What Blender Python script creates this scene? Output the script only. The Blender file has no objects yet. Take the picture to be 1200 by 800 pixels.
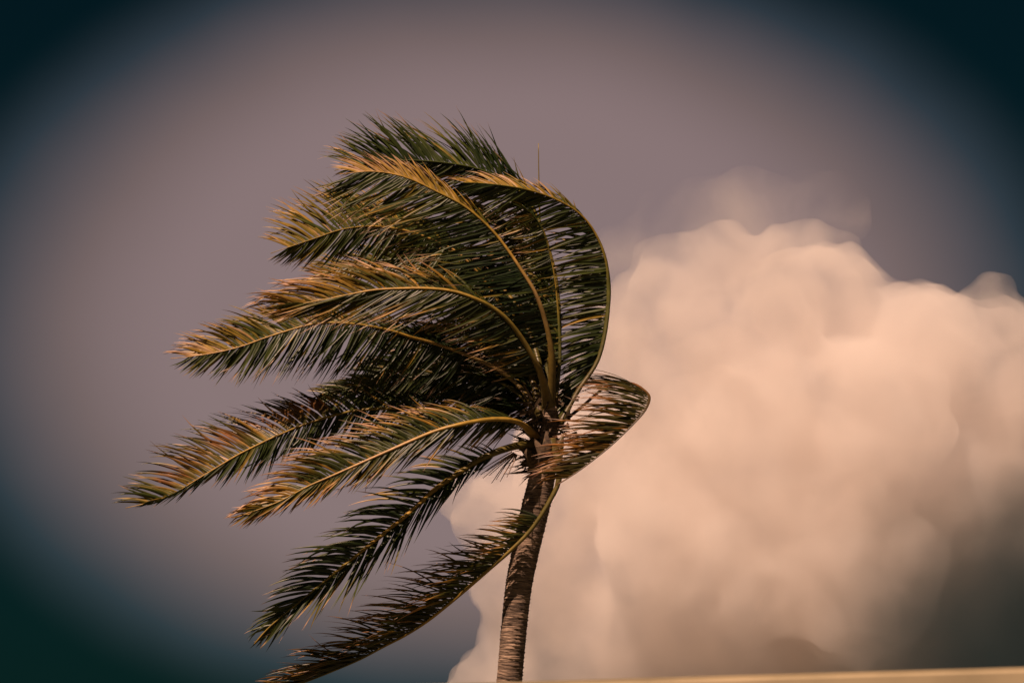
import bpy, bmesh, math, random
import numpy as np
from mathutils import Vector, noise

random.seed(7)
R = math.radians
scene = bpy.context.scene
col = scene.collection

# ------------------------------------------------------------------ camera
PITCH = R(8.0)
FOCAL, SENSOR = 135.0, 36.0
CAM = Vector((0, 0, 1.6))
DIST = 50.0                                   # metres to the palm
FWD = Vector((0, math.cos(PITCH), math.sin(PITCH)))
RIGHT = Vector((1, 0, 0))
UP = RIGHT.cross(FWD)
cam_data = bpy.data.cameras.new('camera')
cam_data.lens = FOCAL
cam_data.sensor_width = SENSOR
cam_data.clip_start = 0.5
cam_data.clip_end = 30000
cam_data.dof.use_dof = True
cam_data.dof.focus_distance = DIST
cam_data.dof.aperture_fstop = 11.0
cam = bpy.data.objects.new('camera', cam_data)
col.objects.link(cam)
cam.location = CAM
cam.rotation_euler = (math.pi / 2 + PITCH, 0, 0)
scene.camera = cam
scene.view_settings.view_transform = 'Standard'
scene.view_settings.look = 'None'
scene.view_settings.exposure = 0.40
scene.view_settings.gamma = 1
scene.cycles.volume_bounces = 14
scene.cycles.max_bounces = 24
scene.cycles.diffuse_bounces = 3
scene.cycles.transparent_max_bounces = 16
scene.cycles.volume_step_rate = 0.2
scene.cycles.use_denoising = True
scene.cycles.denoiser = 'OPENIMAGEDENOISE'


def at(px, py, away=0.0, dist=DIST):
    """the point in the place that stands behind a spot of the survey grid, 'away' metres past the palm's own distance"""
    d = dist + away
    k = SENSOR / FOCAL / 1200.0
    return CAM + FWD * d + RIGHT * ((px - 600) * k * d) + UP * ((400 - py) * k * d)


# ------------------------------------------------------------------ sun and sky
SUN_TO = Vector((-0.30, -0.50, 0.80)).normalized()      # towards the sun
elev = math.asin(SUN_TO.z)
sun_data = bpy.data.lights.new('sun', 'SUN')
sun_data.energy = 5.0
sun_data.angle = R(0.6)
sun_data.color = (1.0, 0.655, 0.475)
sun = bpy.data.objects.new('sun', sun_data)
col.objects.link(sun)
sun.rotation_euler = (-SUN_TO).to_track_quat('-Z', 'Y').to_euler()
sun.location = (0, 0, 60)

world = bpy.data.worlds.new('World')
scene.world = world
world.use_nodes = True
wn, wl = world.node_tree.nodes, world.node_tree.links
wn.clear()


def N(nodes, kind, **kw):
    n = nodes.new(kind)
    for k, v in kw.items():
        setattr(n, k, v)
    return n


def math_node(nodes, links, op, a, b=None, clamp=False):
    n = nodes.new('ShaderNodeMath')
    n.operation = op
    n.use_clamp = clamp
    for i, v in enumerate((a, b)):
        if v is None:
            continue
        if isinstance(v, (int, float)):
            n.inputs[i].default_value = v
        else:
            links.new(v, n.inputs[i])
    return n.outputs[0]


def build_world():
    M = lambda op, a, b=None, clamp=False: math_node(wn, wl, op, a, b, clamp)
    tc = N(wn, 'ShaderNodeTexCoord')
    d = tc.outputs['Generated']
    sky = N(wn, 'ShaderNodeTexSky', sky_type='NISHITA')
    sky.sun_disc = False
    sky.sun_elevation = elev
    sky.sun_rotation = math.atan2(SUN_TO.x, SUN_TO.y)
    sky.air_density = 1.0
    sky.dust_density = 1.0
    # daylight sky tinted near-black teal: the vignette's dark corners, painted into the sky
    vignette_teal = N(wn, 'ShaderNodeMix', data_type='RGBA', blend_type='MULTIPLY')
    vignette_teal.inputs[0].default_value = 1.0
    wl.new(sky.outputs[0], vignette_teal.inputs[6])
    vignette_teal.inputs[7].default_value = (0.004, 0.020, 0.020, 1)
    # mauve sky with a painted lens vignette: oval round the view axis, patches elsewhere
    def dot(v):
        n = N(wn, 'ShaderNodeVectorMath', operation='DOT_PRODUCT')
        wl.new(d, n.inputs[0])
        n.inputs[1].default_value = v
        return n.outputs['Value']
    f = M('MAXIMUM', dot(FWD), 0.02)
    x = M('DIVIDE', dot(RIGHT), f)
    y = M('DIVIDE', dot(UP), f)
    n1 = N(wn, 'ShaderNodeTexNoise')
    n1.inputs['Scale'].default_value = 9.0
    n1.inputs['Detail'].default_value = 3.0
    wl.new(d, n1.inputs['Vector'])
    x2 = M('DIVIDE', M('ADD', x, 0.0044), 0.1333)
    y2 = M('DIVIDE', M('SUBTRACT', y, 0.0044), 0.0889)
    r = M('SQRT', M('ADD', M('MULTIPLY', x2, x2), M('MULTIPLY', y2, y2)))
    r = M('ADD', r, M('MULTIPLY', M('SUBTRACT', n1.outputs[0], 0.5), 0.14))
    mr = N(wn, 'ShaderNodeMapRange', interpolation_type='SMOOTHSTEP')
    wl.new(r, mr.inputs['Value'])
    mr.inputs['From Min'].default_value = 1.25
    mr.inputs['From Max'].default_value = 0.60
    front = M('MULTIPLY', mr.outputs[0], M('GREATER_THAN', dot(FWD), 0.03))
    n2 = N(wn, 'ShaderNodeTexNoise')
    n2.inputs['Scale'].default_value = 2.2
    n2.inputs['Detail'].default_value = 4.0
    wl.new(d, n2.inputs['Vector'])
    mr2 = N(wn, 'ShaderNodeMapRange', interpolation_type='SMOOTHSTEP')
    wl.new(n2.outputs[0], mr2.inputs['Value'])
    mr2.inputs['From Min'].default_value = 0.50
    mr2.inputs['From Max'].default_value = 0.75
    away = M('SUBTRACT', 1.0, M('MULTIPLY', M('SUBTRACT', dot(FWD), 0.90), 14.0, True), True)
    other = M('MULTIPLY', M('MULTIPLY', mr2.outputs[0], away), 0.55)
    vignette_mask = M('MAXIMUM', front, other)
    vignette_ramp = N(wn, 'ShaderNodeValToRGB')
    el = vignette_ramp.color_ramp.elements
    el[0].position, el[0].color = 0.0, (0.0, 0.0, 0.0, 1)
    el[1].position, el[1].color = 1.0, (1.86, 1.27, 1.26, 1)
    e = el.new(0.18); e.color = (0.20, 0.23, 0.30, 1)
    e = el.new(0.38); e.color = (0.62, 0.49, 0.54, 1)
    e = el.new(0.70); e.color = (1.30, 0.88, 0.85, 1)
    wl.new(vignette_mask, vignette_ramp.inputs[0])
    add = N(wn, 'ShaderNodeMix', data_type='RGBA', blend_type='ADD')
    add.inputs[0].default_value = 1.0
    wl.new(vignette_teal.outputs[2], add.inputs[6])
    wl.new(vignette_ramp.outputs[0], add.inputs[7])
    bg = N(wn, 'ShaderNodeBackground')
    bg.inputs[1].default_value = 0.1
    wl.new(add.outputs[2], bg.inputs[0])
    out = N(wn, 'ShaderNodeOutputWorld')
    wl.new(bg.outputs[0], out.inputs[0])


build_world()


# ------------------------------------------------------------------ helpers
def mat(name):
    m = bpy.data.materials.new(name)
    m.use_nodes = True
    nt = m.node_tree
    b = nt.nodes['Principled BSDF']
    return m, nt.nodes, nt.links, b


def link(name, me, parent=None, m=None, origin=None, **props):
    """a mesh object whose vertices are given in the place's own metres"""
    o = bpy.data.objects.new(name, me)
    if m:
        me.materials.append(m)
    col.objects.link(o)
    origin = Vector(origin) if origin is not None else Vector((0, 0, 0))
    if origin.length > 0:
        me.transform(__import__('mathutils').Matrix.Translation(-origin))
    o['_o'] = list(origin)
    if parent is not None:
        o.parent = parent
        o.location = origin - Vector(parent['_o'])
    else:
        o.location = origin
    for k, v in props.items():
        o[k] = v
    return o


def tube(pts, radii, sides=8, flat=1.0, up=None, caps=True, gutter=0.0):
    """vertices and faces of a swept tube; flat squeezes it across, gutter dents its upper side"""
    vs, fs = [], []
    n = len(pts)
    ref = up or Vector((0, 0, 1))
    for i in range(n):
        t = (pts[min(i + 1, n - 1)] - pts[max(i - 1, 0)]).normalized()
        a = t.cross(ref)
        if a.length < 1e-4:
            a = t.cross(Vector((0, 1, 0)))
        a.normalize()
        b = a.cross(t).normalized()
        for k in range(sides):
            th = 2 * math.pi * k / sides
            c, s = math.cos(th), math.sin(th)
            rr = radii[i] * (1 - gutter * max(0, s) ** 3)
            vs.append(pts[i] + a * (c * radii[i]) + b * (s * rr * flat))
    for i in range(n - 1):
        for k in range(sides):
            k2 = (k + 1) % sides
            fs.append((i * sides + k, i * sides + k2, (i + 1) * sides + k2, (i + 1) * sides + k))
    if caps:
        fs.append(tuple(range(sides))[::-1])
        fs.append(tuple((n - 1) * sides + k for k in range(sides)))
    return vs, fs


def mesh_from(name, vs, fs, smooth=True, tint=None):
    me = bpy.data.meshes.new(name)
    me.from_pydata([tuple(v) for v in vs], [], fs)
    if tint is not None:
        at_ = me.attributes.new('tint', 'FLOAT_COLOR', 'POINT')
        at_.data.foreach_set('color', np.array(tint, dtype=np.float32).ravel())
    if smooth:
        me.polygons.foreach_set('use_smooth', [True] * len(me.polygons))
    me.update()
    return me


def catmull(points, per=14):
    P = [points[0] + (points[0] - points[1])] + list(points) + [points[-1] + (points[-1] - points[-2])]
    out = []
    for i in range(1, len(P) - 2):
        for k in range(per):
            t = k / per
            out.append(0.5 * ((2 * P[i]) + (P[i + 1] - P[i - 1]) * t + (2 * P[i - 1] - 5 * P[i] + 4 * P[i + 1] - P[i + 2]) * t * t
                              + (3 * P[i] - P[i - 1] - 3 * P[i + 1] + P[i + 2]) * t ** 3))
    out.append(P[-2].copy())
    return out


def resample(pts, n):
    L = [0.0]
    for a, b in zip(pts, pts[1:]):
        L.append(L[-1] + (b - a).length)
    out, j = [], 0
    for i in range(n):
        s = L[-1] * i / (n - 1)
        while j < len(L) - 2 and L[j + 1] < s:
            j += 1
        u = (s - L[j]) / max(1e-9, L[j + 1] - L[j])
        out.append(pts[j].lerp(pts[j + 1], u))
    return out, L[-1]


def keyed(keys, t):
    if t <= keys[0][0]:
        return keys[0][1:]
    for a, b in zip(keys, keys[1:]):
        if t <= b[0]:
            u = (t - a[0]) / (b[0] - a[0])
            return tuple(p + (q - p) * u for p, q in zip(a[1:], b[1:]))
    return keys[-1][1:]


# ------------------------------------------------------------------ materials
def leaf_material():
    m, n, l, b = mat('palm_leaf')
    a = n.new('ShaderNodeAttribute'); a.attribute_name = 'tint'
    no = n.new('ShaderNodeTexNoise'); no.inputs['Scale'].default_value = 9.0; no.inputs['Detail'].default_value = 4
    g = n.new('ShaderNodeNewGeometry')
    l.new(g.outputs['Position'], no.inputs['Vector'])
    mr = n.new('ShaderNodeMapRange')
    l.new(no.outputs[0], mr.inputs[0])
    mr.inputs[1].default_value, mr.inputs[2].default_value = 0.3, 0.7
    mr.inputs[3].default_value, mr.inputs[4].default_value = 0.7, 1.25
    mx = n.new('ShaderNodeMix'); mx.data_type = 'RGBA'; mx.blend_type = 'MULTIPLY'; mx.inputs[0].default_value = 1
    l.new(a.outputs['Color'], mx.inputs[6]); l.new(mr.outputs[0], mx.inputs[7])
    l.new(mx.outputs[2], b.inputs['Base Color'])
    b.inputs['Roughness'].default_value = 0.40
    b.inputs['Specular IOR Level'].default_value = 0.4
    tr = n.new('ShaderNodeBsdfTranslucent')
    l.new(mx.outputs[2], tr.inputs[0])
    ms = n.new('ShaderNodeMixShader'); ms.inputs[0].default_value = 0.15
    l.new(b.outputs[0], ms.inputs[1]); l.new(tr.outputs[0], ms.inputs[2])
    l.new(ms.outputs[0], n['Material Output'].inputs[0])
    return m


def rachis_material():
    m, n, l, b = mat('palm_rachis')
    a = n.new('ShaderNodeAttribute'); a.attribute_name = 'tint'
    no = n.new('ShaderNodeTexNoise'); no.inputs['Scale'].default_value = 14.0; no.inputs['Detail'].default_value = 6
    g = n.new('ShaderNodeNewGeometry'); l.new(g.outputs['Position'], no.inputs['Vector'])
    mr = n.new('ShaderNodeMapRange'); l.new(no.outputs[0], mr.inputs[0])
    mr.inputs[1].default_value, mr.inputs[2].default_value = 0.3, 0.7
    mr.inputs[3].default_value, mr.inputs[4].default_value = 0.85, 1.45
    mx = n.new('ShaderNodeMix'); mx.data_type = 'RGBA'; mx.blend_type = 'MULTIPLY'; mx.inputs[0].default_value = 1
    l.new(a.outputs['Color'], mx.inputs[6]); l.new(mr.outputs[0], mx.inputs[7])
    l.new(mx.outputs[2], b.inputs['Base Color'])
    b.inputs['Roughness'].default_value = 0.45
    return m


def trunk_material():
    m, n, l, b = mat('palm_bark')
    g = n.new('ShaderNodeNewGeometry')
    mp = n.new('ShaderNodeMapping'); mp.inputs['Scale'].default_value = (2.6, 2.6, 46.0)
    l.new(g.outputs['Position'], mp.inputs['Vector'])
    no = n.new('ShaderNodeTexNoise'); no.inputs['Scale'].default_value = 1.6; no.inputs['Detail'].default_value = 9; no.inputs['Roughness'].default_value = 0.7
    l.new(mp.outputs[0], no.inputs['Vector'])
    no2 = n.new('ShaderNodeTexNoise'); no2.inputs['Scale'].default_value = 5.0; no2.inputs['Detail'].default_value = 6
    l.new(g.outputs['Position'], no2.inputs['Vector'])
    cr = n.new('ShaderNodeValToRGB')
    e = cr.color_ramp.elements
    e[0].position, e[0].color = 0.39, (0.025, 0.018, 0.014, 1)
    e[1].position, e[1].color = 0.64, (0.56, 0.43, 0.33, 1)
    k = e.new(0.50); k.color = (0.22, 0.165, 0.125, 1)
    l.new(no.outputs[0], cr.inputs[0])
    cr2 = n.new('ShaderNodeValToRGB')
    e = cr2.color_ramp.elements
    e[0].position, e[0].color = 0.35, (0.60, 0.56, 0.52, 1)
    e[1].position, e[1].color = 0.65, (1.12, 1.06, 1.0, 1)
    l.new(no2.outputs[0], cr2.inputs[0])
    mx = n.new('ShaderNodeMix'); mx.data_type = 'RGBA'; mx.blend_type = 'MULTIPLY'; mx.inputs[0].default_value = 1
    l.new(cr.outputs[0], mx.inputs[6]); l.new(cr2.outputs[0], mx.inputs[7])
    l.new(mx.outputs[2], b.inputs['Base Color'])
    b.inputs['Roughness'].default_value = 0.85
    bp = n.new('ShaderNodeBump'); bp.inputs['Strength'].default_value = 0.9; bp.inputs['Distance'].default_value = 0.02
    l.new(no.outputs[0], bp.inputs['Height']); l.new(bp.outputs[0], b.inputs['Normal'])
    return m


def fibre_material():
    m, n, l, b = mat('palm_fibre')
    g = n.new('ShaderNodeNewGeometry')
    no = n.new('ShaderNodeTexNoise'); no.inputs['Scale'].default_value = 22.0; no.inputs['Detail'].default_value = 8
    l.new(g.outputs['Position'], no.inputs['Vector'])
    cr = n.new('ShaderNodeValToRGB')
    e = cr.color_ramp.elements
    e[0].position, e[0].color = 0.35, (0.03, 0.02, 0.013, 1)
    e[1].position, e[1].color = 0.7, (0.15, 0.10, 0.055, 1)
    l.new(no.outputs[0], cr.inputs[0]); l.new(cr.outputs[0], b.inputs['Base Color'])
    b.inputs['Roughness'].default_value = 0.9
    return m


def ground_material():
    m, n, l, b = mat('sandy_ground')
    g = n.new('ShaderNodeNewGeometry')
    no = n.new('ShaderNodeTexNoise'); no.inputs['Scale'].default_value = 0.25; no.inputs['Detail'].default_value = 10
    l.new(g.outputs['Position'], no.inputs['Vector'])
    cr = n.new('ShaderNodeValToRGB')
    e = cr.color_ramp.elements
    e[0].position, e[0].color = 0.42, (0.035, 0.042, 0.018, 1)
    e[1].position, e[1].color = 0.62, (0.13, 0.10, 0.065, 1)
    l.new(no.outputs[0], cr.inputs[0]); l.new(cr.outputs[0], b.inputs['Base Color'])
    b.inputs['Roughness'].default_value = 0.95
    return m


def wall_material(name, c0, c1):
    m, n, l, b = mat(name)
    g = n.new('ShaderNodeNewGeometry')
    no = n.new('ShaderNodeTexNoise'); no.inputs['Scale'].default_value = 4.0; no.inputs['Detail'].default_value = 8
    l.new(g.outputs['Position'], no.inputs['Vector'])
    cr = n.new('ShaderNodeValToRGB')
    e = cr.color_ramp.elements
    e[0].position, e[0].color = 0.35, (*c0, 1)
    e[1].position, e[1].color = 0.65, (*c1, 1)
    l.new(no.outputs[0], cr.inputs[0]); l.new(cr.outputs[0], b.inputs['Base Color'])
    b.inputs['Roughness'].default_value = 0.8
    bp = n.new('ShaderNodeBump'); bp.inputs['Strength'].default_value = 0.3; bp.inputs['Distance'].default_value = 0.01
    l.new(no.outputs[0], bp.inputs['Height']); l.new(bp.outputs[0], b.inputs['Normal'])
    return m


LEAF, RACHIS, BARK, FIBRE = leaf_material(), rachis_material(), trunk_material(), fibre_material()


# ------------------------------------------------------------------ ground
def build_ground():
    rings = [0, 8, 20, 40, 60, 90, 150, 300, 700, 1500, 3000, 6000, 9000]
    vs, fs, S = [Vector((0, 0, 0))], [], 48
    for r in rings[1:]:
        for k in range(S):
            a = 2 * math.pi * k / S
            x, y = r * math.cos(a), r * math.sin(a)
            vs.append(Vector((x, y, 0)))
    for k in range(S):
        fs.append((0, 1 + k, 1 + (k + 1) % S))
    for j in range(len(rings) - 2):
        for k in range(S):
            a, b = 1 + j * S, 1 + (j + 1) * S
            fs.append((a + k, b + k, b + (k + 1) % S, a + (k + 1) % S))
    link('ground', mesh_from('ground', vs, fs), m=ground_material(), kind='structure')


build_ground()


# ------------------------------------------------------------------ cumulus cloud
def cloud_mesh(blobs, voxel, name, soften=36):
    """blobs: survey grid x, y, radius (grid units at the cloud's distance), metres deeper"""
    bm = bmesh.new()
    D = 2000.0
    k = SENSOR / FOCAL / 1200.0 * D
    for (px, py, r, dz) in blobs:
        mtx = __import__('mathutils').Matrix.Translation(at(px, py, dz, D))
        bmesh.ops.create_icosphere(bm, subdivisions=3, radius=r * k * (D + dz) / D, matrix=mtx)
    me = bpy.data.meshes.new(name)
    bm.to_mesh(me); bm.free()
    o = bpy.data.objects.new(name, me)
    col.objects.link(o)
    rm = o.modifiers.new('remesh', 'REMESH'); rm.mode = 'VOXEL'; rm.voxel_size = voxel
    sm = o.modifiers.new('soften', 'SMOOTH'); sm.factor = 0.5; sm.iterations = soften
    def disp(kind, size, strength, mid=0.5, **kw):
        t = bpy.data.textures.new('billow', kind)
        t.noise_scale = size
        for a, v in kw.items():
            setattr(t, a, v)
        d = o.modifiers.new('billow', 'DISPLACE'); d.texture = t; d.strength = strength; d.mid_level = mid; d.texture_coords = 'GLOBAL'
    disp('CLOUDS', 55.0, 26.0, noise_depth=2)
    disp('VORONOI', 30.0, -9.0, 0.35)
    disp('CLOUDS', 14.0, 11.0, noise_depth=5)
    rm = o.modifiers.new('skin', 'REMESH'); rm.mode = 'VOXEL'; rm.voxel_size = voxel * 0.8
    dg = bpy.context.evaluated_depsgraph_get()
    ev = bpy.data.meshes.new_from_object(o.evaluated_get(dg))
    o.modifiers.clear()
    o.data = ev
    ev.name = name
    return o


def cloud_material(name, dens, color):
    m, n, l, b = mat(name)
    n.remove(b)
    v = n.new('ShaderNodeVolumePrincipled')
    v.inputs['Color'].default_value = (*color, 1)
    v.inputs['Density'].default_value = dens
    v.inputs['Anisotropy'].default_value = -0.2
    l.new(v.outputs[0], n['Material Output'].inputs['Volume'])
    return m


def ragged(m, scale, lo, hi, d0, d1):
    """uneven vapour: the density comes and goes with a turbulent noise, so that edges tear"""
    n, l = m.node_tree.nodes, m.node_tree.links
    tc = n.new('ShaderNodeTexCoord')
    no = n.new('ShaderNodeTexNoise')
    no.inputs['Scale'].default_value = scale
    no.inputs['Detail'].default_value = 4
    no.inputs['Distortion'].default_value = 0.6
    l.new(tc.outputs['Object'], no.inputs['Vector'])
    mr = n.new('ShaderNodeMapRange'); mr.interpolation_type = 'SMOOTHSTEP'
    l.new(no.outputs[0], mr.inputs[0])
    for i, v in enumerate((lo, hi, d0, d1)):
        mr.inputs[i + 1].default_value = v
    l.new(mr.outputs[0], n['Principled Volume'].inputs['Density'])


def build_clouds():
    B = [(960, 360, 95, 40), (880, 380, 90, 10), (800, 410, 85, 0), (740, 470, 90, 20), (1080, 440, 120, 40), (1170, 430, 90, 30),
         (948, 292, 44, 10), (905, 300, 36, 0), (985, 305, 38, 20), (1060, 365, 45, 0), (1110, 380, 48, -10), (1165, 358, 50, 10),
         (845, 314, 54, 10), (785, 328, 54, 10), (745, 380, 58, 0), (720, 440, 45, 0),
         (700, 560, 110, 30), (640, 640, 80, 20), (605, 690, 66, 10), (594, 605, 70, 10), (588, 792, 68, 10), (568, 588, 54, 0),
         (830, 560, 150, 40), (980, 560, 150, 40), (1120, 580, 130, 40), (1260, 520, 120, 60), (1230, 640, 120, 40),
         (700, 740, 120, 30), (840, 740, 140, 40), (1000, 740, 150, 50), (1150, 760, 140, 50), (1290, 720, 130, 60), (572, 852, 80, 10), (1400, 640, 130, 80), (900, 640, 125, -14), (780, 620, 110, -5), (1010, 670, 115, -14), (720, 690, 70, 0), (880, 490, 110, -12), (1010, 500, 110, -12)]
    o = cloud_mesh(B, 3.2, 'cloud')
    cm = cloud_material('cloud_vapour', 0.035, (0.995, 0.96, 0.935))
    ragged(cm, 0.03, 0.34, 0.60, 0.009, 0.027)
    o.data.materials.append(cm)
    o['label'] = 'huge towering peach cumulus cloud rising behind the windblown palm'
    o['category'] = 'cloud'
    W = [(720, 360, 60, 0), (750, 315, 70, 0), (790, 295, 75, 10), (835, 285, 72, 10), (880, 272, 68, 20), (925, 258, 62, 20), (965, 250, 62, 20)]
    o = cloud_mesh(W, 5.0, 'cloud_wisp')
    wm = cloud_material('wisp_vapour', 0.0045, (0.995, 0.96, 0.935))
    ragged(wm, 0.016, 0.38, 0.85, 0.0, 0.012)
    o.data.materials.append(wm)
    o['label'] = 'faint thin wisp of cloud drifting along the crest of the cumulus'
    o['category'] = 'cloud'
    vignette_cloud()


def vignette_cloud():  # dark hump of cloud, widened to lay vignette shade over the lower right
    """a dark soft bank, thickest inside and fading outward"""
    D = 1650.0
    k = SENSOR / FOCAL / 1200.0 * D
    c = at(1410, 850, 0, D)
    half = Vector((560 * k, 90.0, 400 * k))
    bm = bmesh.new()
    bmesh.ops.create_icosphere(bm, subdivisions=4, radius=1.0)
    for v in bm.verts:
        w = 1 + 0.10 * noise.noise(v.co * 2.0 + Vector((3, 1, 5)))
        v.co = Vector((v.co.x * half.x, v.co.y * half.y, v.co.z * half.z)) * w
        v.co.z = max(v.co.z, 6.0 - c.z)
    me = bpy.data.meshes.new('vignette_cloud')
    bm.to_mesh(me); bm.free()
    o = bpy.data.objects.new('vignette_cloud', me)
    col.objects.link(o)
    o.location = c
    m, n, l, b = mat('vignette_vapour')
    n.remove(b)
    M = lambda op, a, b=None, clamp=False: math_node(n, l, op, a, b, clamp)
    tc = n.new('ShaderNodeTexCoord')
    sc = n.new('ShaderNodeMapping')
    sc.inputs['Scale'].default_value = (1 / half.x, 1 / half.y, 1 / half.z)
    l.new(tc.outputs['Object'], sc.inputs['Vector'])
    ln = n.new('ShaderNodeVectorMath'); ln.operation = 'LENGTH'
    l.new(sc.outputs[0], ln.inputs[0])
    no = n.new('ShaderNodeTexNoise'); no.inputs['Scale'].default_value = 0.016; no.inputs['Detail'].default_value = 3
    l.new(tc.outputs['Object'], no.inputs['Vector'])
    f = M('SUBTRACT', 1.0, M('ADD', ln.outputs['Value'], M('MULTIPLY', M('SUBTRACT', no.outputs[0], 0.5), 0.5)), True)
    f = M('POWER', f, 1.6)
    v = n.new('ShaderNodeVolumePrincipled')
    v.inputs['Color'].default_value = (0.10, 0.16, 0.18, 1)
    v.inputs['Anisotropy'].default_value = 0.2
    l.new(M('MULTIPLY', f, 0.135), v.inputs['Density'])
    l.new(v.outputs[0], n['Material Output'].inputs['Volume'])
    me.materials.append(m)
    o['label'] = 'dark grey cloud bank low in front of the peach cumulus, added as vignette shade'
    o['category'] = 'cloud'


build_clouds()


# ------------------------------------------------------------------ palm
def new_root(name, loc, **props):
    o = bpy.data.objects.new(name, None)
    o.empty_display_size = 0.5
    col.objects.link(o)
    o.location = loc
    o['_o'] = list(loc)
    for k, v in props.items():
        o[k] = v
    return o


BASE = at(568, 1183, 0.0)
BASE.z = 0.0
palm = new_root('coconut_palm', BASE, label='tall coconut palm with all its fronds blown to one side by the wind', category='palm tree')


def build_trunk():
    rnd = random.Random(3)
    ctl = [(568, 1183, 21), (573, 1140, 18.5), (578, 1050, 17.2), (584, 930, 16.5), (597, 795, 16.0), (606, 700, 16.2), (615, 650, 15.3),
           (624, 610, 15.3), (631, 580, 15.6), (637, 550, 16.3), (641, 520, 17), (644, 495, 14), (646, 475, 7)]
    pts = catmull([at(a, b) for a, b, r in ctl], 10)
    rad = []
    for i in range(len(ctl) - 1):
        for k in range(10):
            rad.append(ctl[i][2] + (ctl[i + 1][2] - ctl[i][2]) * k / 10)
    rad.append(ctl[-1][2])
    u = 0.01111
    n = 620
    P, L = resample(pts, n)
    S = 40
    rings, h = [], 0.0
    while h < L + 0.2:                                     # leaf scars at uneven spacing
        rings.append(h)
        h += rnd.uniform(0.022, 0.060)
    vs, fs = [], []
    ph = [rnd.uniform(0, 6.28) for _ in rings]
    for i in range(n):
        s = L * i / (n - 1)
        j = min(len(rad) - 1, int(i / (n - 1) * (len(rad) - 1)))
        r0 = rad[j] * u
        t = (P[min(i + 1, n - 1)] - P[max(i - 1, 0)]).normalized()
        a = t.cross(Vector((0, 1, 0))).normalized()
        b = a.cross(t).normalized()
        for k in range(S):
            th = 2 * math.pi * k / S
            w = 0.008 * math.sin(th * 2 + s * 1.3) + 0.014 * noise.noise(Vector((math.cos(th) * 1.2, math.sin(th) * 1.2, s * 2.5))) + 0.010 * noise.noise(Vector((math.cos(th) * 5, math.sin(th) * 5, s * 5)))
            ss = s + w
            q = 0
            lo, hi = 0, len(rings) - 1
            while hi - lo > 1:
                md = (lo + hi) // 2
                if rings[md] <= ss:
                    lo = md
                else:
                    hi = md
            fr = (ss - rings[lo]) / max(1e-6, rings[lo + 1] - rings[lo]) if lo + 1 < len(rings) else 0
            lip = (max(0, fr) ** 2.5) * (0.010 + 0.006 * math.sin(th * 3 + ph[lo]))
            rough = 0.005 * noise.noise(Vector((math.cos(th) * 6, math.sin(th) * 6, s * 30)))
            rr = r0 - 0.006 + lip + rough
            vs.append(P[i] + a * math.cos(th) * rr + b * math.sin(th) * rr)
    for i in range(n - 1):
        for k in range(S):
            k2 = (k + 1) % S
            fs.append((i * S + k, (i + 1) * S + k, (i + 1) * S + k2, i * S + k2))
    fs.append(tuple((n - 1) * S + k for k in range(S))[::-1])
    link('trunk', mesh_from('trunk', vs, fs), palm, BARK, BASE)


build_trunk()

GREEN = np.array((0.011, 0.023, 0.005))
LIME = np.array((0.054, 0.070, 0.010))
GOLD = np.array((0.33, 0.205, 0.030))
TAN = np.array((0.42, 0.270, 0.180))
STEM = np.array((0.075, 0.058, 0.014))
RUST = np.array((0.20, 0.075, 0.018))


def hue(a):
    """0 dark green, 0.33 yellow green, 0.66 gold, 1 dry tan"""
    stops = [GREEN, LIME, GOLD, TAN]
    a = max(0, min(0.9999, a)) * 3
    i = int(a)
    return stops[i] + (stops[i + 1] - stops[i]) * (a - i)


ALL_LEAFLETS = []


def leaflet(rnd, p0, ang, length, slope, curl, roll, width, a0, a1, tan, segs=7, droop=0.0, tone=(1, 1, 1), scorch=0.0):
    """a narrow keeled blade: grid angle at mid length, length in metres, depth slope, bend in degrees"""
    pts = [p0.copy()]
    for i in range(segs):
        s = (i + 0.5) / segs
        a = R(ang + curl * (s - 0.35))
        d = RIGHT * math.cos(a) + UP * math.sin(a) + FWD * slope * (1 - 0.5 * s)
        d.normalize()
        d = (d + Vector((0, 0, -droop * s * s))).normalized()
        pts.append(pts[-1] + d * (length / segs))
    vs, tint, fs = [], [], []
    dry_glint = rnd.random() < 0.42  # dry tan tips, also standing in for pale glints on the leaflet ends
    dry_glint_at = rnd.uniform(0.74, 0.92)
    for i in range(segs + 1):
        s = i / segs
        d = (pts[min(i + 1, segs)] - pts[max(i - 1, 0)]).normalized()
        w = tan - d * tan.dot(d)
        if w.length < 1e-3:
            w = UP - d * UP.dot(d)
        w.normalize()
        nn = d.cross(w).normalized()
        rl = R(roll * (0.4 + 0.9 * s))
        w2 = w * math.cos(rl) + nn * math.sin(rl)
        n2 = d.cross(w2).normalized()
        if s < 0.12:
            hw = width * (0.45 + 0.55 * s / 0.12)
        else:
            hw = width * max(0.03, (1 - ((s - 0.12) / 0.88) ** 1.9))
        fold = 0.35 * hw
        vs += [pts[i] - w2 * hw - n2 * fold, pts[i] + n2 * fold * 0.3, pts[i] + w2 * hw - n2 * fold]
        ag = a0 + (a1 - a0) * s ** 1.6
        c = hue(ag) * np.array(tone)
        if dry_glint and s > dry_glint_at:
            c = c + (TAN * 0.9 - c) * 0.8
        if scorch > 0:
            k = scorch * math.exp(-((s - 0.42) / 0.24) ** 2)
            c = c + (RUST - c) * min(1, k)
        tint += [(*(c * 0.92), 1), (*(c * 1.15), 1), (*(c * 0.92), 1)]
    for i in range(segs):
        b = i * 3
        fs.append((b, b + 1, b + 4, b + 3))
        fs.append((b + 1, b + 2, b + 5, b + 4))
    return vs, fs, tint, p0


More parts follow.
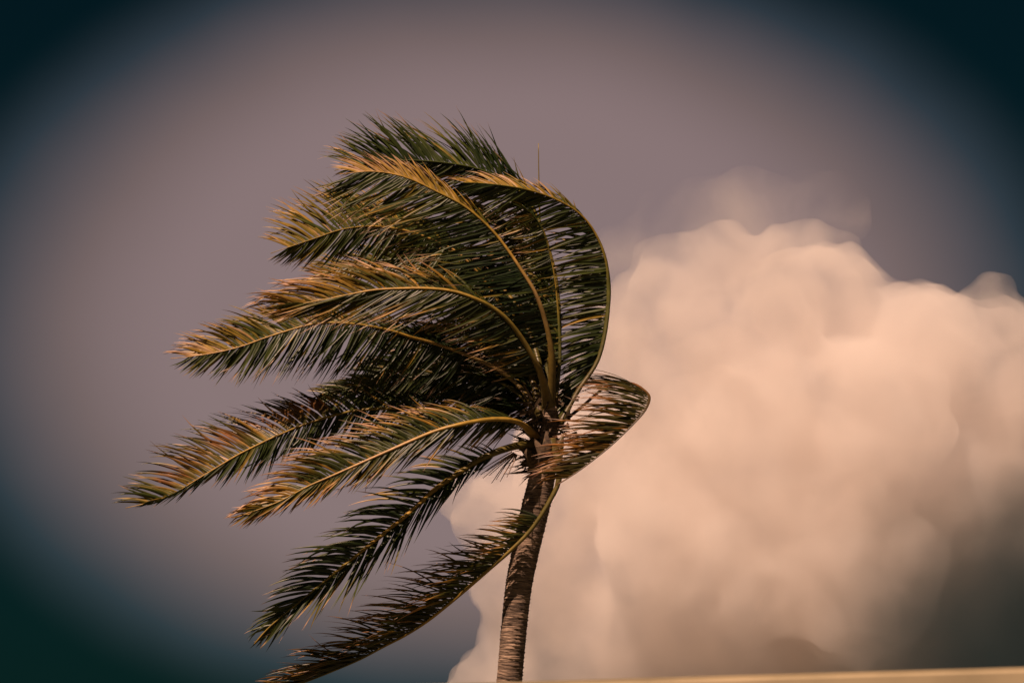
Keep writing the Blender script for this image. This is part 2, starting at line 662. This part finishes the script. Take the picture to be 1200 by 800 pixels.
def frond(ctl, up, lo, start=0.2, n_leaf=95, r0=0.045, r1=0.006, tilt=None, age=(0.05, 0.25), lo_age=None, curl=(22, -12), tip_dry=0.3,
          stem=0.5, width=0.021, clump=7.0, slop=(0.0, 0.0), seed=1, show=True, label=None, jitter=5.0, tone=(1, 1, 1), scorch=None, olive=1.0, stem_tone=(1, 1, 1), drop=0.04, flat=0.7, end=0.955, droop=0.12):
    rnd = random.Random(seed)
    n_leaf = int(n_leaf * (1.65 if n_leaf > 80 else 1.4))
    width *= 0.84
    pts = catmull([at(*c) for c in ctl], 14)
    n = 60
    P, L = resample(pts, n)
    rad, tint = [], []
    for i in range(n):
        s = i / (n - 1)
        rad.append(r1 + (r0 - r1) * max(0, 1 - s) ** 1.15 + (0.035 * max(0, 1 - s / 0.10) ** 2 if r0 > 0.03 else 0))
    vs, fs = tube(P, rad, 8, flat, up=UP)
    for i in range(n):
        s = i / (n - 1)
        c = hue(stem + 0.12 * math.sin(s * 9 + seed) + rnd.uniform(-0.03, 0.03)) 
        g = olive * max(0, 1 - s / 0.45) ** 0.8
        c = c + (STEM * rnd.uniform(.85, 1.1) - c) * min(1, g)
        c = c * np.array(stem_tone)
        tint += [(*c, 1)] * 8
    fo = link('frond', mesh_from('frond', vs, fs, tint=tint), palm, RACHIS, P[0])
    if label:
        fo['label'] = label
    u = 0.01111
    leaves = []
    for side, keys in ((0, up), (1, lo)):
        if not keys:
            continue
        fa = rnd.uniform(0, 9)
        for k in range(n_leaf):
            t = start + (end - start) * (k + rnd.uniform(-0.3, 0.3)) / n_leaf
            t = max(start, min(0.997, t))
            if rnd.random() < drop:
                continue
            ang, ln, sl = keyed(keys, t)
            f = t * (n - 1)
            i = min(n - 2, int(f))
            p = P[i].lerp(P[i + 1], f - i)
            tan = (P[min(n - 1, i + 1)] - P[max(0, i - 1)]).normalized()
            q = noise.noise(Vector((t * 9 + fa, seed * 1.7 + side * 5, 0.3)))
            q2 = noise.noise(Vector((t * 26 + fa, seed * 2.7 + side * 5, 4.3)))
            a = ang + q * clump + q2 * clump * 0.8 + rnd.gauss(0, jitter)
            sl2 = sl + q * 0.25 + rnd.gauss(0, 0.10)
            length = max(4, ln * (1 - 0.25 * max(0, (t - .88) / .12)) * rnd.uniform(0.84, 1.1) * (1 + 0.10 * q2)) * u * math.sqrt(1 + sl2 * sl2)
            if rnd.random() < 0.03:
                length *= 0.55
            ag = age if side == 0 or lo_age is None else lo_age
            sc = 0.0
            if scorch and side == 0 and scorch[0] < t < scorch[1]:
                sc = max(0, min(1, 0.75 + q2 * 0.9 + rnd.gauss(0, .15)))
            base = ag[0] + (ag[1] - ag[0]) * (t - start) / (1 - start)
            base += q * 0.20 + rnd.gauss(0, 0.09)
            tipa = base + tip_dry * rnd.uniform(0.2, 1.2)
            if rnd.random() < 0.05:
                base, tipa = base + 0.3, 1.0
            cu = curl[side] * rnd.uniform(0.5, 1.7) + rnd.gauss(0, 8) + (rnd.uniform(-75, 60) if rnd.random() < .10 else 0)
            wd = width * rnd.uniform(0.75, 1.15) * (0.6 + 0.4 * min(1, ln / 55))
            roll = rnd.gauss(slop[side], 20) + q2 * 30 + (rnd.uniform(-70, 70) if rnd.random() < .12 else 0)
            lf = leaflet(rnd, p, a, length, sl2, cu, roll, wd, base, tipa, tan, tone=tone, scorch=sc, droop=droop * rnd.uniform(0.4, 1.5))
            leaves.append((ln * (1.0 if show else 0.2), lf, fo))
    ALL_LEAFLETS.append((fo, leaves))
    return fo


exec_fronds = []


def build_fronds():
    # behind: dark filler fronds of the crown's inside
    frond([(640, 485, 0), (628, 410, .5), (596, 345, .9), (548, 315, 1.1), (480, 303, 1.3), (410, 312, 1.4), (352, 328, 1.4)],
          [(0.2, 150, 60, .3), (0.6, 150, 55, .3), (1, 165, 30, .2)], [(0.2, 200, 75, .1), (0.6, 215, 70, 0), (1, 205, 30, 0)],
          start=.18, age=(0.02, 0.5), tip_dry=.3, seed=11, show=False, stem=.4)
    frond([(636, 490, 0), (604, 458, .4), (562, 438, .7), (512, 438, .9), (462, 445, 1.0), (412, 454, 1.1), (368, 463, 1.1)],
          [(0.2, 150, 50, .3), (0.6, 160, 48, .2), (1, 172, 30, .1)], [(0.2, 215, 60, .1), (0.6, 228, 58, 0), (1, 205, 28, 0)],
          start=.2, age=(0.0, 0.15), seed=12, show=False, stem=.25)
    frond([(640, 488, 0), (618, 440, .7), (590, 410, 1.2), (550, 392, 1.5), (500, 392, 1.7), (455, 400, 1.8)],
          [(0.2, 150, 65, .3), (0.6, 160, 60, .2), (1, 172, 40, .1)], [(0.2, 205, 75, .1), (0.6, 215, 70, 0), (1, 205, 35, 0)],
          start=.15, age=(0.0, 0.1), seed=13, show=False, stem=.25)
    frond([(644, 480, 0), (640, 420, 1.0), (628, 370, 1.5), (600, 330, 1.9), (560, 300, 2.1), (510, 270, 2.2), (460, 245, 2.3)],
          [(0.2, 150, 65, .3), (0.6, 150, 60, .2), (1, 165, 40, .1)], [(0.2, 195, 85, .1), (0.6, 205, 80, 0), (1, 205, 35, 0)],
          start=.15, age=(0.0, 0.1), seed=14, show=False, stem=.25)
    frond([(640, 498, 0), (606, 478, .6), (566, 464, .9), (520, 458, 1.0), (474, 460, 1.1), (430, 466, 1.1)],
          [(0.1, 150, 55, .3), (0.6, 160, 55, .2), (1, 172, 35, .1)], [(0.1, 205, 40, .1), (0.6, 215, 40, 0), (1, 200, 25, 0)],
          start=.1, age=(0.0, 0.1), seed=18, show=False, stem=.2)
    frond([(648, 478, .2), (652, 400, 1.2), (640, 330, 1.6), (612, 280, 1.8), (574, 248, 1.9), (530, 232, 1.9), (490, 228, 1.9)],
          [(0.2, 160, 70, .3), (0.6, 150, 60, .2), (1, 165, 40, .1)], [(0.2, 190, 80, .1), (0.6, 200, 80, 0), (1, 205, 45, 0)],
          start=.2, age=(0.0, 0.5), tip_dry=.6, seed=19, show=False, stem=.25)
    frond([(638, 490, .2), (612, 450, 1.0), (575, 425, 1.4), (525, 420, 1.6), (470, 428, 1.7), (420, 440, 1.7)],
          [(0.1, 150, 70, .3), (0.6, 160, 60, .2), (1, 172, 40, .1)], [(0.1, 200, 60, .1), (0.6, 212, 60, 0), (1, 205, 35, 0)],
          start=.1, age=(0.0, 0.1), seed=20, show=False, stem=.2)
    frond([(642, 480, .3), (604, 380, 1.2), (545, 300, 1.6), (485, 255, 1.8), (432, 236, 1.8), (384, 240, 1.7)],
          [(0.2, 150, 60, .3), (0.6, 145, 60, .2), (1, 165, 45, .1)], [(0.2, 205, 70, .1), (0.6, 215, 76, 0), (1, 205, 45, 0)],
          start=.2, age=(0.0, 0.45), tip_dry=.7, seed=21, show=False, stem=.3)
    # top frond behind the crest
    frond([(648, 480, 0), (655, 400, .8), (650, 320, 1.3), (628, 250, 1.5), (600, 217, 1.5), (560, 198, 1.4), (515, 190, 1.3), (470, 188, 1.2), (425, 192, 1.1), (392, 200, 1.0)],
          [(0.5, 118, 52, .25), (0.58, 122, 78, .25), (0.72, 133, 86, .2), (0.85, 143, 74, .15), (1, 162, 46, .1)],
          [(0.5, 200, 60, 0), (0.8, 205, 60, 0), (1, 200, 30, 0)], start=.48, n_leaf=110, age=(0.0, 0.18), tip_dry=.35, curl=(18, -8), seed=4, stem=.35, jitter=7, clump=9)
    # young frond along the spear
    frond([(650, 480, 0), (656, 420, .1), (653, 350, .2), (645, 300, .2), (632, 262, .1), (612, 240, 0)],
          [(0.2, 125, 45, .2), (0.6, 135, 55, .2), (1, 150, 40, .1)], [(0.2, 175, 30, -.2), (0.6, 195, 45, -.2), (1, 200, 35, 0)],
          start=.25, n_leaf=60, age=(0.15, 0.3), seed=15, show=False, stem=.4, r0=.03)
    # great arch on the windward side
    frond([(655, 497, 0), (677, 458, .1), (701, 420, .2), (712, 366, .3), (712, 316, .35), (701, 280, .35), (681, 252, .3), (650, 233, .2), (612, 221, .05), (565, 215, -.1), (528, 214, -.2)],
          [(0.07, 195, 34, .3), (0.14, 205, 50, .3), (0.3, 186, 72, .35), (0.5, 178, 76, .35), (0.60, 136, 38, .4), (0.7, 134, 36, .4), (0.85, 150, 40, .3), (1, 172, 40, .1)],
          [(0.07, 230, 34, -.25), (0.14, 218, 50, -.25), (0.3, 188, 76, -.2), (0.5, 184, 80, -.2), (0.65, 198, 72, -.2), (0.8, 205, 66, -.2), (1, 190, 44, 0)],
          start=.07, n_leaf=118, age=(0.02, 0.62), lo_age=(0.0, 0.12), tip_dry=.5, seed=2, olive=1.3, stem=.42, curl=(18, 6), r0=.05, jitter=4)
    # long left frond, middle height
    frond([(634, 484, 0), (616, 420, .5), (582, 350, .7), (541, 300, .6), (502, 279, .5), (470, 269, .4), (435, 265, .3), (400, 269, .2), (370, 279, .1), (340, 289, 0), (317, 297, 0)],
          [(0.4, 128, 48, .3), (0.6, 132, 70, .3), (0.75, 138, 84, .3), (0.88, 150, 66, .2), (1, 172, 30, .1)],
          [(0.3, 220, 60, -.2), (0.6, 229, 66, -.25), (0.8, 233, 62, -.25), (0.92, 222, 42, -.1), (1, 200, 24, 0)],
          start=.3, n_leaf=105, age=(-0.12, 0.66), lo_age=(-.05, 0.2), tip_dry=.35, seed=3, stem=.62)
    # central arch
    frond([(645, 482, 0), (647, 425, -.2), (641, 385, -.3), (628, 345, -.4), (610, 315, -.4), (590, 286, -.4), (572, 265, -.4), (545, 242, -.4), (515, 226, -.4), (476, 208, -.4), (438, 201, -.4), (398, 204, -.4)],
          [(0.25, 150, 40, .3), (0.45, 140, 50, .3), (0.6, 130, 46, .3), (0.75, 124, 46, .3), (0.9, 150, 44, .2), (1, 172, 36, .1)],
          [(0.2, 190, 85, -.1), (0.4, 190, 108, -.2), (0.6, 196, 112, -.2), (0.8, 208, 92, -.2), (0.92, 207, 72, -.1), (1, 195, 44, 0)],
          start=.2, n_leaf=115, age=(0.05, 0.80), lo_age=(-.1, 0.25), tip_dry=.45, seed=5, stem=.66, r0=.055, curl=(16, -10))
    # low horizontal frond on the left
    frond([(636, 490, 0), (604, 448, .3), (562, 422, .3), (508, 402, .2), (482, 395, .1), (457, 387, 0), (420, 380, -.1), (385, 378, -.1), (360, 381, -.1), (335, 388, -.1), (310, 396, -.1), (285, 405, -.1), (258, 412, -.1), (228, 417, -.1), (200, 420, -.1)],
          [(0.3, 143, 60, .3), (0.6, 147, 60, .3), (0.75, 150, 60, .3), (0.88, 158, 52, .2), (1, 176, 34, .1)],
          [(0.25, 225, 62, -.2), (0.5, 237, 78, -.25), (0.65, 241, 72, -.25), (0.78, 238, 56, -.2), (0.9, 222, 40, -.1), (1, 196, 24, 0)],
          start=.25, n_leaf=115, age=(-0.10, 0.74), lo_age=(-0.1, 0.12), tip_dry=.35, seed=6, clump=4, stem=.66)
    # long lowest-left frond with the browning tip
    frond([(630, 505, 0), (595, 492, .4), (545, 484, .4), (490, 479, .3), (440, 479, .2), (410, 482, .2), (382, 489, .1), (352, 499, .1), (325, 510, 0), (302, 521, 0), (280, 532, 0), (258, 545, 0), (240, 556, 0), (222, 567, 0), (205, 578, 0), (177, 588, 0), (147, 595, 0)],
          [(0.3, 145, 45, .3), (0.5, 146, 52, .3), (0.65, 150, 72, .3), (0.8, 155, 76, .2), (0.92, 168, 58, .1), (1, 176, 32, .1)],
          [(0.3, 230, 48, -.2), (0.55, 246, 50, -.25), (0.68, 236, 52, -.2), (0.78, 222, 40, -.1), (0.9, 205, 26, -.1), (1, 190, 18, 0)],
          start=.22, n_leaf=105, age=(0.05, 0.5), lo_age=(0.05, 0.1), tip_dry=-.1, scorch=(.48, .88), seed=7, stem=.60, width=.023, label='frond with scorched rust-brown patches')
    # bent frond with dry upper leaflets
    frond([(643, 478, 0), (638, 452, -.3), (630, 430, -.5), (615, 402, -.6), (596, 376, -.7), (577, 360, -.75), (555, 349, -.8), (530, 341, -.8), (502, 338, -.8), (470, 338, -.8), (437, 340, -.8), (405, 346, -.8), (375, 352, -.8), (345, 357, -.8), (318, 358, -.8)],
          [(0.2, 150, 30, .3), (0.4, 146, 48, .3), (0.52, 146, 66, .3), (0.65, 152, 76, .2), (0.8, 162, 84, .1), (1, 172, 60, 0)],
          [(0.12, 190, 48, -.2), (0.3, 197, 70, -.2), (0.5, 209, 98, -.2), (0.7, 209, 92, -.1), (0.85, 200, 70, -.1), (1, 188, 40, 0)],
          start=.14, n_leaf=110, age=(0.04, 0.50), lo_age=(0.0, 0.25), tip_dry=.85, tone=(.94, .84, .74), seed=8, stem=.6, r0=.06, curl=(26, -12), label='frond with dry pinkish upper leaflets')
    # front frond, gold rachis
    frond([(628, 512, 0), (612, 497, -.4), (598, 492, -.6), (580, 491, -.7), (560, 493, -.8), (535, 498, -.9), (510, 505, -.9), (485, 515, -.95), (460, 526, -1), (435, 537, -1), (410, 548, -1), (385, 559, -1), (360, 570, -1), (330, 586, -1), (302, 597, -1), (275, 606, -1)],
          [(0.12, 155, 36, .3), (0.3, 156, 62, .3), (0.5, 160, 74, .25), (0.65, 165, 78, .2), (0.8, 172, 64, .1), (1, 195, 30, 0)],
          [(0.12, 218, 48, -.2), (0.3, 222, 62, -.2), (0.5, 226, 58, -.2), (0.75, 224, 46, -.1), (1, 210, 30, 0)],
          start=.13, n_leaf=115, age=(0.10, 0.34), lo_age=(0.0, 0.2), tip_dry=1.0, tone=(.94, .84, .74), olive=.15, seed=9, stem=.72, r0=.055, curl=(30, -6), label='frond with a bright golden rachis')
    # lower frond, seen from beneath
    frond([(630, 520, 0), (612, 521, -.2), (598, 524, -.3), (580, 530, -.4), (560, 540, -.4), (535, 556, -.4), (508, 575, -.4), (482, 599, -.4), (455, 621, -.4), (430, 641, -.4), (405, 661, -.4), (380, 681, -.4), (355, 702, -.4), (330, 722, -.4), (312, 738, -.4), (298, 754, -.4)],
          [(0.16, 150, 30, .2), (0.24, 168, 62, .2), (0.4, 176, 78, .2), (0.6, 180, 82, .1), (0.8, 190, 62, .1), (0.92, 200, 42, 0), (1, 215, 22, 0)],
          [(0.16, 228, 34, -.3), (0.3, 243, 66, -.4), (0.5, 243, 82, -.4), (0.65, 238, 74, -.35), (0.8, 234, 58, -.2), (0.92, 236, 40, 0), (1, 228, 20, 0)],
          start=.15, n_leaf=60, age=(-0.05, 0.05), lo_age=(0.0, 0.1), tip_dry=.4, olive=.8, seed=10, stem=.55, r0=.075, r1=.013, width=.026, curl=(20, -8), clump=6)
    # low frond crossing the trunk
    frond([(645, 515, -.2), (655, 540, -.3), (654, 566, -.34), (645, 585, -.36), (634, 604, -.38), (620, 623, -.38), (600, 643, -.38), (575, 665, -.34), (550, 687, -.3), (524, 709, -.25), (500, 728, -.2), (475, 744, -.15), (450, 757, -.1), (422, 772, 0), (392, 785, 0), (362, 797, .1), (330, 808, .1), (305, 815, .1)],
          [(0.2, 165, 48, .1), (0.28, 156, 52, .1), (0.36, 162, 76, .1), (0.5, 165, 88, .1), (0.7, 168, 80, .1), (0.85, 172, 66, .1), (1, 188, 35, 0)],
          [(0.28, 172, 40, -.4), (0.5, 182, 66, -.4), (0.7, 184, 62, -.4), (0.85, 184, 52, -.3), (1, 195, 30, 0)],
          start=.20, n_leaf=94, tone=(.9, .74, .72), age=(0.05, 0.25), lo_age=(0.0, 0.15), tip_dry=.8, seed=16, stem=.52, r0=.052, r1=.01, curl=(24, 10), clump=10, jitter=7, width=.019)
    # frond doubled back on the windward side
    frond([(652, 500, 0), (680, 478, .4), (712, 452, .6), (740, 449, .3), (757, 459, 0), (761, 468, -.3), (755, 482, -.5), (740, 499, -.6), (716, 522, -.7), (686, 546, -.8), (664, 561, -.85), (652, 568, -.9)],
          [(0.2, 190, 40, 0), (0.4, 176, 72, .1), (0.5, 160, 66, .1), (0.56, 162, 84, .1), (0.7, 172, 88, .1), (0.85, 178, 74, 0), (1, 190, 46, 0)],
          [(0.2, 185, 40, 0), (0.4, 166, 66, -.2), (0.56, 170, 80, -.3), (0.7, 178, 78, -.3), (0.85, 182, 66, -.2), (1, 196, 40, 0)],
          start=.30, n_leaf=58, age=(0.12, 0.45), lo_age=(0.05, 0.3), tip_dry=.6, seed=17, tone=(.75, .5, .5), stem_tone=(1.0, .45, .5), stem=.30, r0=.03, r1=.010, curl=(20, 14), clump=8, jitter=5, width=.02, drop=.08)


build_fronds()


def place_leaflets():
    every = [(score, f, lf) for fo, L in ALL_LEAFLETS for (score, lf, f) in L]
    every.sort(key=lambda e: -e[0])
    chosen = set(id(e[2]) for e in every[:300])
    for fo, L in ALL_LEAFLETS:
        V, F, T = [], [], []
        for score, (vs, fs, tint, p0), f in L:
            pass
        for entry in L:
            lf = entry[1]
            vs, fs, tint, p0 = lf
            if id(lf) in chosen:
                link('leaflet', mesh_from('leaflet', vs, fs, tint=tint), fo, LEAF, p0)
            else:
                b = len(V)
                V += vs
                F += [tuple(i + b for i in q) for q in fs]
                T += tint
        if V:
            link('leaflets', mesh_from('leaflets', V, F, tint=T), fo, LEAF, fo['_o'], kind='stuff')


place_leaflets()


def build_crown_bits():
    rnd = random.Random(21)
    # unopened spear leaf standing straight up out of the crown
    pts = [at(x, y, .1 + .45 * min(1, (490 - y) / 120)) for x, y in ((650, 490), (645, 420), (639, 350), (635, 300), (632.5, 250), (631.5, 210), (631, 168))]
    P, L = resample(catmull(pts, 8), 30)
    rad = [0.050 * (1 - (i / 29)) ** 1.5 + 0.005 for i in range(30)]
    vs, fs = tube(P, rad, 8, .8, up=FWD)
    link('spear_leaf', mesh_from('spear_leaf', vs, fs, tint=[(*hue(.47), 1)] * len(vs)), palm, RACHIS, P[0])
    # old leaf bases clasping the top of the trunk
    for (x0, y0, x1, y1, dz, w, h) in ((628, 548, 606, 520, -.2, .085, .25), (648, 545, 660, 508, -.15, .09, .2), (638, 545, 640, 505, -.25, .10, .25),
                                       (640, 550, 624, 512, -.22, .09, .22), (632, 540, 606, 512, .1, .08, .25)):
        pts = [at(x0, y0, dz * .6), at(x0 + (x1 - x0) * .4 + 2, y0 + (y1 - y0) * .5, dz * 1.2), at(x1, y1, dz)]
        P, L = resample(catmull(pts, 6), 14)
        rad = [w * (1.1 - 1.02 * (i / 13) ** 1.5) for i in range(14)]
        vs, fs = tube(P, rad, 10, .45, up=FWD)
        link('leaf_base', mesh_from('leaf_base', vs, fs, tint=[(*(STEM * rnd.uniform(.5, .9)), 1)] * len(vs)), palm, RACHIS if dz > -.2 else FIBRE, P[0])
    # torn fibre cloth round the leaf bases
    vs, fs = [], []
    for k in range(260):
        a = rnd.uniform(0, 6.28)
        r = rnd.uniform(.06, .19)
        c = at(*((637 + rnd.uniform(-6, 6), 532 + rnd.uniform(-16, 22)) if k % 2 else (650 + rnd.uniform(-24, 18), 490 + rnd.uniform(-26, 30)))) + RIGHT * math.cos(a) * r + FWD * math.sin(a) * r
        d = (RIGHT * rnd.uniform(-1, .1) + UP * rnd.uniform(-.5, .4) + FWD * rnd.uniform(-.4, .4)).normalized()
        l, w = rnd.uniform(.12, .42), rnd.uniform(.005, .024)
        s = d.cross(FWD).normalized()
        b = len(vs)
        vs += [c - s * w, c + s * w, c + d * l * .5 + s * w * .7 + FWD * .02, c + d * l * .5 - s * w * .7 + FWD * .02, c + d * l]
        fs += [(b, b + 1, b + 2, b + 3), (b + 3, b + 2, b + 4)]
    link('crown_fibre', mesh_from('crown_fibre', vs, fs, smooth=False), palm, FIBRE, at(637, 540), kind='stuff')
    # dry stalks of an old flower spray hanging under the lower frond
    spots = [((602, 530), (563, 556)), ((603, 531), (566, 560)), ((603, 531), (570, 552)), ((604, 532), (576, 566)), ((604, 532), (581, 562)),
             ((605, 532), (586, 564)), ((606, 533), (594, 559)), ((604, 531), (573, 557)), ((605, 533), (590, 556)), ((600, 529), (561, 552)),
             ((592, 505), (564, 530)), ((594, 506), (578, 526)), ((588, 500), (560, 512))]
    for (a, b) in spots:
        p0, p2 = at(*a, -.45), at(*b, -.45 + rnd.uniform(-.2, .2))
        p1 = p0.lerp(p2, .5) + UP * rnd.uniform(0, .04)
        P, L = resample(catmull([p0, p1, p2], 6), 9)
        vs, fs = tube(P, [.009 - .0006 * i for i in range(9)], 5, 1)
        link('flower_stalk', mesh_from('flower_stalk', vs, fs, tint=[(*(TAN * rnd.uniform(.15, .8)), 1)] * len(vs)), palm, RACHIS, p0)


build_crown_bits()


# ------------------------------------------------------------------ wall in front
def build_wall():
    def on_ray(px, py, d):
        return at(px, py, 0, d)
    a = on_ray(1200, 780.5, 9.0)
    h = a.z
    dirn = Vector((CAM + (on_ray(600, 798, 9.0) - CAM)))
    k = (h - CAM.z) / (on_ray(600, 798, 9.0).z - CAM.z)
    b = CAM + (on_ray(600, 798, 9.0) - CAM) * k
    ax = (Vector((b.x, b.y, 0)) - Vector((a.x, a.y, 0))).normalized()       # runs left and away
    nrm = Vector((ax.y, -ax.x, 0))
    if nrm.y > 0:
        nrm = -nrm                                                          # towards the camera
    p0 = Vector((a.x, a.y, 0)) - ax * 3.0
    p1 = Vector((a.x, a.y, 0)) + ax * 9.0
    root = new_root('garden_wall', p0.lerp(p1, .5), label='low tan rendered wall crossing the bottom of the picture, out of focus', category='wall')

    def box(name, t0, t1, z0, z1, m, bevel):
        bm = bmesh.new()
        bmesh.ops.create_cube(bm, size=1)
        L = (p1 - p0).length
        for v in bm.verts:
            u, w, z = v.co.x + .5, v.co.y + .5, v.co.z + .5
            v.co = p0.lerp(p1, u) - nrm * (t0 + (t1 - t0) * w) + Vector((0, 0, z0 + (z1 - z0) * z))
        bmesh.ops.recalc_face_normals(bm, faces=bm.faces)
        bmesh.ops.bevel(bm, geom=list(bm.edges), offset=bevel, segments=3, affect='EDGES')
        bmesh.ops.recalc_face_normals(bm, faces=bm.faces)
        me = bpy.data.meshes.new(name)
        bm.to_mesh(me); bm.free()
        return link(name, me, root, m, root.location)
    box('wall_body', .04, .24, 0, h - .18, wall_material('render_coat', (0.30, .24, .16), (.36, .29, .20)), .005)
    box('coping', 0, .28, h - .179, h, wall_material('coping_stone', (0.26, .215, .13), (.37, .305, .19)), .014)


build_wall()
for o in scene.objects:
    if '_o' in o:
        del o['_o']
